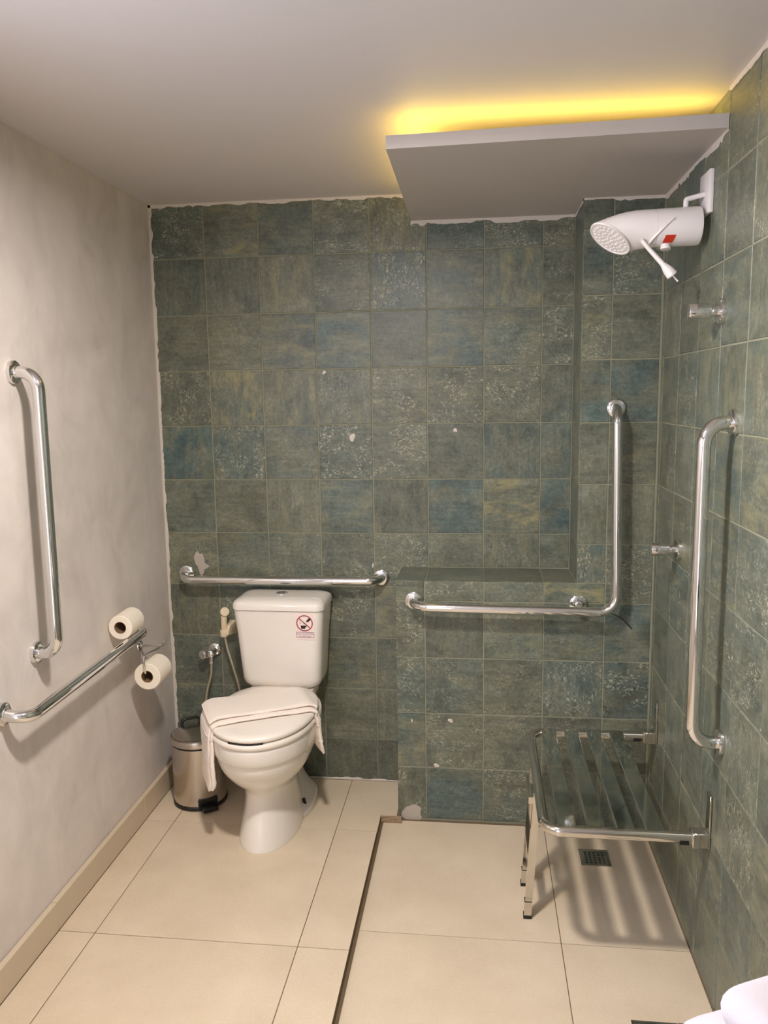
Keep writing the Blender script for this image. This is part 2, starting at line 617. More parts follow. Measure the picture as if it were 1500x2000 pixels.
# (column, row) -> blue, ochre, specks, streak direction
LOOK = {(3, 2): (0.9, 0.25, 0.1, 0), (5, 2): (0.85, 0.5, 0.1, 0), (0, 4): (0.95, 0.2, 0.1, 1), (5, 1): (0.6, 0.1, 0.0, 0),
        (6, 1): (0.5, 0.7, 0.2, 1), (1, 3): (0.35, 0.9, 0.2, 1), (5, 5): (0.7, 0.1, 0.1, 0), (3, 5): (0.6, 0.2, 0.1, 0),
        (7, 5): (1.0, 0.2, 0.2, 0), (6, 5): (0.2, 1.0, 0.1, 0), (7, 3): (0.6, 0.1, 0.2, 1), (7, 4): (0.55, 0.1, 0.2, 1),
        (3, 4): (0.35, 0.0, 1.0, 0), (6, 3): (0.1, 0.2, 1.0, 0), (4, 3): (0.0, 0.3, 1.0, 0), (4, 4): (0.15, 0.1, 1.0, 0),
        (0, 0): (0.5, 0.0, 1.0, 0), (1, 0): (0.3, 0.6, 0.2, 0), (2, 0): (0.5, 0.3, 0.1, 0), (4, 0): (0.2, 0.5, 0.8, 1),
        (5, 0): (0.5, 0.0, 0.4, 0), (6, 0): (0.4, 0.0, 1.0, 0), (2, 4): (0.45, 0.1, 0.3, 0), (7, 2): (0.2, 0.0, 1.0, 0),
        (7, 6): (0.6, 0.3, 0.3, 0), (0, 7): (0.2, 0.4, 0.3, 1), (5, 6): (0.1, 0.2, 0.3, 0)}
for j in range(11):
    for i in range(8):
        x0, x1, z1, z0 = xr[i], xr[i + 1], zr[j], zr[j + 1]
        if x0 >= BX0 - 0.005 and z1 < LZ:
            continue
        if z1 < LZ:
            x1 = min(x1, BX0)
        elif x0 >= BX0 - 0.1 and z0 < LZ:
            z0 = LZ
        put_tile(wall_back, (0, 0, 0), (1, 0, 0), (0, 0, 1), x0, x1, z0, z1, M['tile'], look=LOOK.get((i, j)))
# boxed out lower wall, front face
xb = [BX0, 1.0105, 1.2125, 1.4145, 1.6165, WX - 0.003]
zb = [LZ, 0.781, 0.579, 0.377, 0.175, SH + 0.004]
LOOKB = {(4, 1): (0.8, 0.1, 0.1, 0), (3, 0): (0.3, 1.0, 0.2, 0), (0, 2): (0.5, 0, 0.9, 0), (4, 2): (0.55, 0, 1.0, 0), (1, 4): (0.7, 0, 0.2, 0),
         (2, 1): (0.5, 0.3, 0.4, 0), (3, 1): (0.4, 0.4, 0.3, 0), (1, 0): (0.1, 0.1, 0.9, 0), (2, 0): (0.3, 0.0, 0.6, 0), (0, 4): (0.1, 0.3, 0.9, 1), (1, 3): (0.3, 0.1, 0.8, 0)}
for j in range(5):
    for i in range(5):
        z1 = zb[j]
        x1 = xb[i + 1]
        if j == 0 and i == 4:
            z1 = 0.983
        put_tile(wall_back, (0, -D, 0), (1, 0, 0), (0, 0, 1), xb[i], x1, zb[j + 1], z1, M['tile'], look=LOOKB.get((i, j)))
# column front face, right of the niche
zc = [0.781 + P * k for k in range(7)] + [2.172]
for j in range(7):
    if j == 0:
        put_tile(wall_back, (0, -D, 0), (1, 0, 0), (0, 0, 1), CX0, 1.6165, LZ, zc[1], M['tile'])
        continue
    lk = (0.8, 0.2, 0.2, 0) if j == 3 else None
    put_tile(wall_back, (0, -D, 0), (1, 0, 0), (0, 0, 1), CX0, 1.6165, zc[j], zc[j + 1], M['tile'], look=lk)
    put_tile(wall_back, (0, -D, 0), (1, 0, 0), (0, 0, 1), 1.6165, WX - 0.003, zc[j], zc[j + 1], M['tile'])
# niche side face (faces left) and ledge top, left end of the block
for j in range(7):
    z0 = max(zc[j], LZ + 0.001)
    put_tile(wall_back, (CX0, 0, 0), (0, -1, 0), (0, 0, 1), 0.003, D - 0.001, z0, zc[j + 1], M['tile'])
for a, b_x in zip([BX0, 1.0105, 1.2125, 1.4145], [1.0105, 1.2125, 1.4145, CX0]):
    put_tile(wall_back, (0, 0, LZ), (1, 0, 0), (0, 1, 0), a, b_x, -D + 0.001, -0.004, M['tile'])
for j in range(5):
    z0 = max(zb[j + 1], 0.003)
    put_tile(wall_back, (BX0, 0, 0), (0, -1, 0), (0, 0, 1), 0.003, D - 0.001, z0, zb[j], M['tile'])
# right wall
yv = [D + 0.004, 0.263] + [0.263 + P * k for k in range(1, 13)]
zw = [SH + 0.004, 0.175, 0.377, 0.579, 0.781] + [0.781 + P * k for k in range(1, 7)] + [2.172]
for j in range(11):
    for i in range(len(yv) - 1):
        put_tile(wall_right, (WX, 0, 0), (0, -1, 0), (0, 0, 1), yv[i], yv[i + 1], zw[j], zw[j + 1], M['tile'],
                 look=None if rnd.random() < 0.6 else (rnd.uniform(0, .5), rnd.uniform(0.2, .6), rnd.uniform(0, .6), rnd.choice((0., 1., 1.))))

# floor tiles
fy = [-0.004, -0.366, -0.967, -1.568, -2.169, -2.77, -3.37, YF + 0.002]
fx = [0.018, 0.125, 0.707, SX]
for a, b_y in zip(fy, fy[1:]):
    for c, d in zip(fx, fx[1:]):
        if d == SX and a > -0.1:
            g2 = 0.0012      # L-shaped tile that fills the corner beside the boxed out wall
            outline = [(c + g2, b_y + g2), (d - 0.001, b_y + g2), (d - 0.001, -0.254), (BX0 - 0.002, -0.254), (BX0 - 0.002, a - 0.001), (c + g2, a - 0.001)]
            bm = bmesh.new()
            lo = [bm.verts.new((x - c, y - b_y, -0.009)) for x, y in outline]
            hi = [bm.verts.new((x - c, y - b_y, 0.0)) for x, y in outline]
            bm.faces.new(hi)
            bm.faces.new(list(reversed(lo)))
            for k in range(6):
                q = (k + 1) % 6
                bm.faces.new((lo[k], lo[q], hi[q], hi[k]))
            finish(bm, 'tile', M['floor'], floor, None, (c, b_y, 0.0))
        else:
            put_tile(floor, (0, 0, 0), (1, 0, 0), (0, 1, 0), c, d, b_y, a, M['floor'], gap=0.0024, th=0.009, wob=0, tilt=0.02)
sy = [-D - 0.012, -0.85, -1.451, -2.052, -2.653, -3.254, YF + 0.002]
sx = [SX + 0.008, 1.425, WX - 0.002]
for a, b_y in zip(sy, sy[1:]):
    for c, d in zip(sx, sx[1:]):
        put_tile(floor, (0, 0, SH), (1, 0, 0), (0, 1, 0), c, d, b_y, a, M['floor'], gap=0.0024, th=0.009, wob=0, tilt=0.02)

# baseboard pieces along the left wall
bm = bmesh.new()
box(bm, 0.0005, 0.006, YF + 0.001, -0.002, 0.001, 0.082)
bb = structure(finish(bm, 'baseboard_left', M['baseboard']))
for a, b_y in zip([-0.004, -0.366, -0.967, -1.568, -2.169, -2.77], [-0.366, -0.967, -1.568, -2.169, -2.77, -3.37]):
    bm = bmesh.new()
    box(bm, 0.002, 0.0185, b_y + 0.0008, a - 0.0008, 0.001, 0.086 + rnd.uniform(0, 0.001))
    bevel_all(bm, 0.0012, 1)
    finish(bm, 'skirting_piece', M['baseboard'], bb)

# ------------------------------------------------------------------ dropped panel with hidden light strip
SZ0, SZ1 = 2.089, 2.121
bm = bmesh.new()
prof = [(0.958, -0.002), (0.964, -0.835), (WX - 0.002, -0.868), (WX - 0.002, -D - 0.002), (CX0 - 0.004, -D - 0.002), (CX0 - 0.004, -0.002)]
lo = [bm.verts.new((x, y, SZ0)) for x, y in prof]
hi = [bm.verts.new((x, y, SZ1)) for x, y in prof]
bm.faces.new(list(reversed(lo)))
bm.faces.new(hi)
for k in range(len(prof)):
    q = (k + 1) % len(prof)
    bm.faces.new((lo[k], lo[q], hi[q], hi[k]))
soffit = structure(finish(bm, 'trim_1', M['soffit']), 'white dropped ceiling panel over the shower with yellow light behind its edge')
bm = bmesh.new()
box(bm, 0.99, WX - 0.004, -0.778, -0.766, SZ1 + 0.001, SZ1 + 0.010)
finish(bm, 'light_strip', M['led'], soffit)
bm = bmesh.new()
box(bm, 1.02, 1.032, -0.74, -0.10, SZ1 + 0.001, SZ1 + 0.010)
finish(bm, 'light_strip', M['led'], soffit)


# ------------------------------------------------------------------ joint filler strips
def filler(name, origin, ux, uy, length, wmin, wmax, th=0.0025, step=0.012, n=None):
    """ragged ribbon: runs along ux, hangs along uy, standing th proud"""
    ux, uy = Vector(ux), Vector(uy)
    nn = Vector(n)
    bm = bmesh.new()
    k = max(2, int(length / step))
    w = rnd.uniform(wmin, wmax)
    A, B, C_ = [], [], []
    for i in range(k + 1):
        if rnd.random() < 0.35:
            w = rnd.uniform(wmin, wmax)
        ww = w + rnd.uniform(-0.0015, 0.0015)
        p = Vector(origin) + ux * (length * i / k)
        A.append(bm.verts.new(p + nn * th))
        B.append(bm.verts.new(p + uy * (ww * 0.8) + nn * th))
        C_.append(bm.verts.new(p + uy * ww + nn * 0.0002))
    for i in range(k):
        bm.faces.new((A[i], A[i + 1], B[i + 1], B[i]))
        bm.faces.new((B[i], B[i + 1], C_[i + 1], C_[i]))
    return structure(finish(bm, name, M['caulk'], smooth=60))


filler('trim_2', (0.0, 0, CZ), (1, 0, 0), (0, 0, -1), 0.96, 0.006, 0.014, n=(0, -1, 0))
filler('trim_3', (0.0, 0, 0.0), (0, 0, 1), (1, 0, 0), CZ, 0.007, 0.013, n=(0, -1, 0))
filler('trim_4', (0.955, 0, SZ0), (1, 0, 0), (0, 0, -1), CX0 - 0.955, 0.005, 0.018, n=(0, -1, 0))
filler('trim_5', (CX0, -D, SZ0), (1, 0, 0), (0, 0, -1), WX - CX0, 0.004, 0.016, n=(0, -1, 0))
filler('trim_6', (WX, -D, SZ0), (0, -1, 0), (0, 0, -1), 0.64, 0.004, 0.020, n=(-1, 0, 0))
filler('trim_7', (WX, -0.86, CZ), (0, -1, 0), (0, 0, -1), 1.6, 0.008, 0.014, n=(-1, 0, 0))
filler('trim_8', (CX0, -0.002, SZ0), (0, -1, 0), (0, 0, -1), D - 0.004, 0.005, 0.012, n=(-1, 0, 0))
filler('trim_9', (0.018, 0, 0.0), (1, 0, 0), (0, 0, 1), BX0 - 0.02, 0.003, 0.010, n=(0, -1, 0))


# plaster smears left on the tiles
def smear(y, x, z, w, h, seed, mat=None, nm='plaster_smear'):
    r = random.Random(seed)
    bm = bmesh.new()
    n = 22
    c = bm.verts.new((x, y - 0.0028, z))
    ring = []
    for k in range(n):
        a = 2 * math.pi * k / n
        q = 0.85 + 0.16 * math.sin(2 * a + seed) + 0.12 * math.sin(3 * a + 2 * seed) + r.uniform(-0.08, 0.08)
        ring.append(bm.verts.new((x + w * q * math.cos(a), y - 0.0012, z + h * q * math.sin(a))))
    for k in range(n):
        bm.faces.new((c, ring[k], ring[(k + 1) % n]))
    return finish(bm, nm, mat or M['smear'], wall_back, smooth=60)


smear(0, 0.132, 0.862, 0.022, 0.052, 3)
smear(0, 0.152, 0.848, 0.018, 0.012, 4)
smear(-D, 0.958, -0.003, 0.050, 0.030, 5)
smear(0, 0.733, 1.335, 0.012, 0.016, 6, M['caulk'])
smear(0, 0.634, 1.572, 0.007, 0.009, 7, M['caulk'])
smear(0, 1.110, 1.358, 0.007, 0.010, 8, M['caulk'])
smear(-D, 1.098, 0.352, 0.009, 0.009, 9, M['caulk'])
smear(-D, 1.048, 0.183, 0.012, 0.008, 10, M['caulk'])
smear(-D, 0.962, 0.347, 0.004, 0.006, 11, M['caulk'])
smear(0, 0.802, 0.857, 0.004, 0.010, 12, M['caulk'])
# rough mortar in the corner of the step
bm = bmesh.new()
r2 = random.Random(3)
box(bm, SX + 0.001, BX0 + 0.015, -0.262, -0.2535, SH, -0.003)
bmesh.ops.subdivide_edges(bm, edges=bm.edges, cuts=3, use_grid_fill=True)
for v in bm.verts:
    v.co += Vector((0, r2.uniform(-0.003, 0.001), r2.uniform(-0.001, 0.0015)))
finish(bm, 'mortar', M['mortar'], floor)

# ------------------------------------------------------------------ assumed ceiling lamp (just out of the picture)
lamp = thing('assumed_ceiling_lamp', 'assumed round white surface lamp on the ceiling just above the top edge', 'lamp', LAMP)
bm = bmesh.new()
lathe(bm, [(0.066, 0.0), (0.073, -0.002), (0.074, -0.03), (0.070, -0.034), (0.067, -0.03)], 40)
finish(bm, 'lamp_body', M['whiteplastic'], lamp, 35)
bm = bmesh.new()
lathe(bm, [(0.0665, -0.026), (0.0665, -0.033), (0.05, -0.036), (0.001, -0.038)], 40)
finish(bm, 'diffuser', M['diffuser'], lamp, 35)


# ------------------------------------------------------------------ grab bars
def grab_bar(label, path, bends, flanges, r=0.0158):
    root = thing('grab_bar', label, 'grab bar', flanges[0][0], group='chrome grab bars')
    o0 = Vector(flanges[0][0])
    bm = bmesh.new()
    sweep(bm, [Vector(p) - o0 for p in fillet(path, bends, 10)], r, 24)
    finish(bm, 'rail', M['chrome'], root, 50)
    for (loc, n) in flanges:
        bm = bmesh.new()
        lathe(bm, [(0.0305, 0.0), (0.0310, 0.004), (0.0295, 0.010), (0.026, 0.0125), (r + 0.0015, 0.013), (r + 0.0008, 0.016)], 32,
              axis_mat(Vector(loc) - o0, n))
        finish(bm, 'flange', M['chrome'], root, 35)
    return root


ob = 0.071
grab_bar('vertical chrome grab bar on the grey plaster wall', [(0, -0.950, 1.558), (ob, -0.952, 1.558), (ob, -0.956, 0.808), (0, -0.944, 0.808)], 0.048,
         [((0, -0.950, 1.558), (1, 0, 0)), ((0, -0.944, 0.808), (1, 0, 0))])
grab_bar('horizontal chrome grab bar low on the plaster wall, paper roll resting on it', [(0, -1.118, 0.703), (ob, -1.118, 0.692), (ob, -0.385, 0.706), (0, -0.385, 0.706)], 0.045,
         [((0, -1.118, 0.703), (1, 0, 0)), ((0, -0.385, 0.706), (1, 0, 0))])
grab_bar('short horizontal chrome grab bar above the toilet tank', [(0.079, 0, 0.820), (0.079, -ob, 0.808), (0.833, -ob, 0.813), (0.833, 0, 0.812)], 0.045,
         [((0.079, 0, 0.820), (0, -1, 0)), ((0.833, 0, 0.812), (0, -1, 0))])
lb = grab_bar('L-shaped chrome grab bar below the wall niche', [(0.973, -D, 0.785), (0.976, -D - ob, 0.779), (1.643, -D - ob, 0.770), (1.630, -D - ob, 1.432), (1.636, -D, 1.434)], 0.055,
              [((0.973, -D, 0.785), (0, -1, 0)), ((1.636, -D, 1.434), (0, -1, 0)), ((1.528, -D, 0.781), (0, -1, 0))])
bm = bmesh.new()
sweep(bm, [Vector((1.528, -D - 0.01, 0.781)) - Vector((0.973, -D, 0.785)), Vector((1.528, -D - ob, 0.772)) - Vector((0.973, -D, 0.785))], 0.0135, 18)
finish(bm, 'support_post', M['chrome'], lb, 50)
grab_bar('vertical chrome grab bar on the tiled wall beside the shower seat', [(WX, -1.015, 1.413), (WX - ob, -1.028, 1.412), (WX - ob, -1.032, 0.652), (WX, -1.018, 0.652)], 0.05,
         [((WX, -1.015, 1.413), (-1, 0, 0)), ((WX, -1.018, 0.652), (-1, 0, 0))])

# ------------------------------------------------------------------ toilet
TX, TROT = 0.483, R_(-1.0)
toilet = thing('toilet', 'white close-coupled toilet with a towel across its lid', 'toilet', (TX, 0, 0), TROT)


def egg(hw, fl, bl, yc, z, n=56, eb=2.0, ef=2.0):
    pts = []
    for k in range(n):
        a = 2 * math.pi * k / n
        c, s = math.cos(a), math.sin(a)
        if s <= 0:
            e, l = ef, fl
        else:
            e, l = eb, bl
        pts.append((hw * math.copysign(abs(c) ** (2 / e), c), yc + l * math.copysign(abs(s) ** (2 / e), s), z))
    return pts


def interp_levels(levels, per=5):
    """levels: z, hw, front, back, yc, eb   (smooth Catmull-Rom between them)"""
    A = np.array(levels, float)
    out = []
    for i in range(len(A) - 1):
        p0, p1, p2, p3 = A[max(i - 1, 0)], A[i], A[i + 1], A[min(i + 2, len(A) - 1)]
        for k in range(per):
            t = k / per
            out.append(0.5 * ((2 * p1) + (p2 - p0) * t + (2 * p0 - 5 * p1 + 4 * p2 - p3) * t * t + (3 * p1 - p0 - 3 * p2 + p3) * t ** 3))
    out.append(A[-1])
    return out


# z, half width, front y, back y, centre y, back exponent
lv = [(0.000, 0.099, -0.538, -0.150, -0.36, 2.4), (0.004, 0.102, -0.541, -0.147, -0.36, 2.4), (0.05, 0.094, -0.528, -0.15, -0.36, 2.4),
      (0.11, 0.082, -0.508, -0.15, -0.36, 2.4), (0.165, 0.079, -0.500, -0.145, -0.36, 2.4), (0.20, 0.091, -0.516, -0.14, -0.37, 2.4),
      (0.235, 0.123, -0.556, -0.13, -0.38, 2.4), (0.27, 0.144, -0.588, -0.12, -0.39, 2.6), (0.305, 0.156, -0.608, -0.11, -0.39, 2.8), (0.332, 0.1610, -0.614, -0.10, -0.39, 3)]
lv2 = [(0.335, 0.165, -0.620, -0.10, -0.39, 3), (0.341, 0.1685, -0.624, -0.10, -0.39, 3), (0.36, 0.171, -0.630, -0.10, -0.39, 3), (0.386, 0.172, -0.632, -0.10, -0.39, 3), (0.394, 0.169, -0.629, -0.10, -0.39, 3)]
bm = bmesh.new()
allv = interp_levels(lv, 5) + interp_levels(lv2, 3)
rings = [[(x, y, z) for x, y, _ in egg(h, (yc - f), (b - yc), yc, 0, eb=e)] for z, h, f, b, yc, e in allv]
loft(bm, rings)
finish(bm, 'bowl', M['ceramic'], toilet, 40)
bm = bmesh.new()      # low foot flange behind the pedestal
fl = [(0.0, 0.118, -0.36, -0.03, -0.22), (0.012, 0.118, -0.36, -0.03, -0.22), (0.028, 0.108, -0.35, -0.035, -0.22), (0.05, 0.085, -0.34, -0.04, -0.22), (0.10, 0.06, -0.32, -0.05, -0.22), (0.20, 0.055, -0.32, -0.05, -0.22), (0.37, 0.07, -0.34, -0.03, -0.22)]
loft(bm, [[(x, y, z) for x, y, _ in egg(h, yc - f, b - yc, yc, 0, n=40, eb=3)] for z, h, f, b, yc in interp_levels(fl, 4)])
finish(bm, 'pedestal_foot', M['ceramic'], toilet, 40)
for s in (-1, 1):
    bm = bmesh.new()
    lathe(bm, [(0.009, 0.0), (0.009, 0.008), (0.006, 0.009), (0.0055, 0.02), (0.001, 0.021)], 12, Matrix.Translation((s * 0.092, -0.255, 0.030)))
    finish(bm, 'mounting_bolt', M['bolt'], toilet, 40)
bm = bmesh.new()      # shelf that carries the tank
loft(bm, [[(x, y, z) for x, y, _ in egg(h, 0.13, 0.12, -0.135, 0, n=40, eb=5, ef=5)] for z, h in ((0.34, 0.08), (0.37, 0.10), (0.395, 0.118), (0.425, 0.120), (0.43, 0.117))])
finish(bm, 'tank_shelf', M['ceramic'], toilet, 40)


def seat_ring(z0, z1, hw, fr, bk, yc, rnd_r, n=64):
    lev = []
    for t in (0, 0.25, 0.5, 0.75, 1):
        z = z0 + (z1 - z0) * t
        ins = rnd_r * (1 - math.sin(math.pi * min(max(t, 0.0), 1.0))) ** 1.3
        lev.append([(x, y, z) for x, y, _ in egg(hw - ins, yc - fr - ins, bk - yc - ins, yc, 0, n=n, eb=2.6)])
    return lev


bm = bmesh.new()
loft(bm, seat_ring(0.397, 0.417, 0.176, -0.638, -0.165, -0.40, 0.005))
finish(bm, 'seat', M['seatplastic'], toilet, 50)
bm = bmesh.new()
lr = seat_ring(0.4205, 0.440, 0.174, -0.635, -0.160, -0.40, 0.006)
lr += [[(x, y, 0.4425) for x, y, _ in egg(0.146, 0.205, 0.205, -0.40, 0, n=64, eb=2.6)], [(x, y, 0.4438) for x, y, _ in egg(0.08, 0.12, 0.12, -0.40, 0, n=64, eb=2.6)]]
loft(bm, lr)
finish(bm, 'lid', M['seatplastic'], toilet, 50)
bm = bmesh.new()      # dark strip, painted shade of the finger slot between seat and lid
arc_ = [(0.176 * math.cos(t), -0.40 + 0.2355 * math.sin(t)) for t in np.linspace(R_(-108), R_(-70), 18)]
loft(bm, [[(x * 0.99, y + 0.0022, 0.4168), (x * 0.99, y + 0.0022, 0.4212), (x * 0.95, y + 0.010, 0.4212), (x * 0.95, y + 0.010, 0.4168)] for x, y in arc_])
finish(bm, 'slot_shade', M['gapshade_collar'], toilet)
for s in (-0.075, 0.075):
    bm = bmesh.new()
    lathe(bm, [(0.012, -0.02), (0.013, -0.017), (0.013, 0.017), (0.012, 0.02)], 14, axis_mat((s, -0.158, 0.425), (1, 0, 0)))
    finish(bm, 'hinge', M['seatplastic'], toilet, 40)


def rrect(hx, y0, y1, r, z, n=8):
    pts = []
    for cx, cy, a0 in ((hx - r, y1 - r, 0), (-hx + r, y1 - r, 90), (-hx + r, y0 + r, 180), (hx - r, y0 + r, 270)):
        for k in range(n + 1):
            a = R_(a0 + 90 * k / n)
            pts.append((cx + r * math.cos(a), cy + r * math.sin(a), z))
    return pts


tk = []
for z, hx, yf, r in ((0.432, 0.120, -0.160, 0.03), (0.436, 0.132, -0.172, 0.035), (0.448, 0.142, -0.182, 0.036), (0.468, 0.147, -0.187, 0.036), (0.55, 0.152, -0.192, 0.034),
                     (0.64, 0.158, -0.197, 0.032), (0.70, 0.1635, -0.201, 0.030), (0.728, 0.1655, -0.203, 0.030)):
    tk.append(rrect(hx, yf, -0.018, r, z))
bm = bmesh.new()
loft(bm, tk)
tank = finish(bm, 'tank', M['ceramic'], toilet, 40)
tl = []
for z, g_, r in ((0.7295, 0.002, 0.030), (0.731, 0.0055, 0.032), (0.748, 0.006, 0.032), (0.757, 0.002, 0.032), (0.764, -0.008, 0.034), (0.7685, -0.022, 0.036), (0.770, -0.040, 0.030)):
    tl.append(rrect(0.163 + g_, -0.203 - g_, -0.016 + min(g_, 0.002), r, z))
bm = bmesh.new()
loft(bm, tl)
lid_o = finish(bm, 'tank_lid', M['ceramic'], toilet, 40)
bm = bmesh.new()
lathe(bm, [(0.0215, -0.004), (0.0215, 0.003), (0.019, 0.0045), (0.0175, 0.0035), (0.016, 0.0048), (0.001, 0.0052)], 28, Matrix.Translation((-0.005, -0.105, 0.770)))
finish(bm, 'flush_button', M['chrome'], toilet, 35)

# warning sticker on the tank
SCX, SCZ = 0.1003, 0.6865
slope = math.atan2(0.008, 0.14)
bm = bmesh.new()
box(bm, -0.0345, 0.0345, -0.0003, 0.0003, -0.062, 0.040)
stick = finish(bm, 'warning_sticker', M['sticker'], toilet)
stick.location = (SCX, -0.2005, SCZ)
stick.rotation_euler = (-slope * 0 + R_(3.0), 0, 0)


def flat(name, polys, mat, y=-0.0006, th=0.0003):
    bm = bmesh.new()
    for pl in polys:
        lo_ = [bm.verts.new((x, y, z)) for x, z in pl]
        hi_ = [bm.verts.new((x, y - th, z)) for x, z in pl]
        bm.faces.new(hi_)
        for k in range(len(pl)):
            q = (k + 1) % len(pl)
            bm.faces.new((lo_[k], lo_[q], hi_[q], hi_[k]))
    return finish(bm, name, mat, stick)


def arc_quad(r0, r1, n=40):
    out = []
    for k in range(n):
        a, b = 2 * math.pi * k / n, 2 * math.pi * (k + 1) / n
        out.append([(r0 * math.cos(a), r0 * math.sin(a)), (r1 * math.cos(a), r1 * math.sin(a)), (r1 * math.cos(b), r1 * math.sin(b)), (r0 * math.cos(b), r0 * math.sin(b))])
    return out


c45 = math.cos(R_(-42)), math.sin(R_(-42))
bar = [(-0.026 * c45[0] + s1 * 0.0016 * -c45[1], -0.026 * c45[1] + s1 * 0.0016 * c45[0]) for s1 in (-1, 1)] + \
      [(0.026 * c45[0] + s1 * 0.0016 * -c45[1], 0.026 * c45[1] + s1 * 0.0016 * c45[0]) for s1 in (1, -1)]
flat('prohibition_ring', arc_quad(0.0262, 0.0300) + [bar], M['signred'], y=-0.0008)
bowl_p = [(-0.0145, -0.0085), (0.0085, -0.0085), (0.0075, -0.0115), (0.0025, -0.0145), (0.002, -0.0205), (-0.0135, -0.0205)]
hand_p = [(0.0055, 0.0075), (0.0115, 0.0145), (0.0165, 0.0195), (0.0205, 0.0170), (0.0225, 0.0125), (0.0150, 0.0065), (0.0095, 0.0035)]
lump_p = [(-0.0040, 0.0030), (-0.0005, 0.0015), (0.0020, -0.0015), (-0.0010, -0.0035), (-0.0040, -0.0015)]
tank_p = [(-0.0175, 0.008), (-0.0160, 0.008), (-0.0145, -0.004), (-0.0158, -0.004)]
flat('pictogram', [bowl_p, hand_p, lump_p, tank_p], M['signblack'])
fr_ = []
for (x0, x1, z0, z1) in ((-0.0325, 0.0325, -0.0345, -0.0332), (-0.0325, 0.0325, -0.0545, -0.0532), (-0.0325, -0.0312, -0.0532, -0.0345), (0.0312, 0.0325, -0.0532, -0.0345)):
    fr_.append([(x0, z0), (x1, z0), (x1, z1), (x0, z1)])
flat('caption_frame', fr_, M['signblue'])
for txt, z, sz in (('NÃO JOGUE PAPEL', -0.0425, 0.0072), ('NO SANITÁRIO', -0.0510, 0.0066)):
    cu = bpy.data.curves.new('lettering', 'FONT')
    cu.body = txt
    cu.size = sz
    cu.align_x = 'CENTER'
    cu.extrude = 0.0001
    to = bpy.data.objects.new('text_source', cu)
    COL.objects.link(to)
    bpy.context.view_layer.update()
    me = bpy.data.meshes.new_from_object(to.evaluated_get(bpy.context.evaluated_depsgraph_get()))
    bpy.data.objects.remove(to)
    me.materials.clear()
    me.materials.append(M['signblue'])
    lt = bpy.data.objects.new('lettering', me)
    COL.objects.link(lt)
    lt.parent = stick
    lt.location = (0, -0.0007, z)
    lt.rotation_euler = (R_(90), 0, 0)

# ------------------------------------------------------------------ towel across the lid
tw = thing('towel', 'folded white hand towel draped diagonally over the toilet lid', 'towel', (0.466, -0.400, 0.4445))


def draped(width, th, off_w, s_l, s_r, zl, zr, edge_r, seed, y_shift=0.0, flare=0.0):
    """strip that lies along local X and hangs down at both ends"""
    r = random.Random(seed)
    top = 0.0
    pts = [(s_l - 0.006, 0, zl), (s_l - 0.006, 0, zl * 0.6), (s_l - 0.004, 0, -0.05), (s_l + 0.0, 0, top), (s_r - 0.0, 0, top), (s_r + 0.010, 0, -0.05), (s_r + 0.018, 0, zr * 0.7), (s_r + 0.026, 0, zr)]
    path = []
    for p_ in fillet(pts, edge_r, 8):
        path.append(p_)
    # resample
    dense = []
    for a, b in zip(path, path[1:]):
        k = max(1, int((b - a).length / 0.012))
        for q in range(k):
            dense.append(a.lerp(b, q / k))
    dense.append(path[-1])
    fr = frames(dense)
    rings = []
    n = len(fr)
    for i, (p, t, a, b) in enumerate(fr):
        up = Vector((0, 1, 0)).cross(t).normalized()
        if up.z < 0 and abs(t.z) < 0.7:
            up = -up
        side = Vector((0, 1, 0))
        u = i / (n - 1)
        e = min(1.0, min(i, n - 1 - i) / 1.6)          # rounded ends
        hang = max(0.0, -p.z / 0.2)
        hw = width / 2 * (0.90 + 0.10 * e) * (1 - 0.06 * hang)
        ht = th / 2 * (0.55 + 0.45 * math.sqrt(e)) * (1 + 0.55 * min(hang, 1))
        band = 0.82 if 0.03 < abs(p.z - (zl if u < 0.5 else zr)) < 0.045 and hang > 0.1 else 1.0
        ring = []
        m = 20
        for k in range(m):
            an = 2 * math.pi * k / m
            cx, sn = math.cos(an), math.sin(an)
            x_ = hw * math.copysign(abs(cx) ** 0.30, cx)
            z_ = ht * band * math.copysign(abs(sn) ** 0.6, sn)
            wig = 0.0012 * math.sin(u * 23 + seed) + 0.0010 * math.sin(u * 61 + k)
            ring.append(p + side * (x_ + off_w + y_shift) + up * (z_ + wig + ht))
        rings.append(ring)
    bm = bmesh.new()
    loft(bm, rings)
    return bm


TA = R_(27)
tw.rotation_euler = (0, 0, TA)
finish(draped(0.196, 0.013, 0.0, -0.184, 0.172, -0.222, -0.158, 0.040, 2), 'under_layer', M['towel'], tw, 60)
finish(draped(0.178, 0.013, 0.008, -0.189, 0.177, -0.242, -0.178, 0.048, 5), 'upper_layer', M['towel'], tw, 60).location = (0, 0, 0.0125)

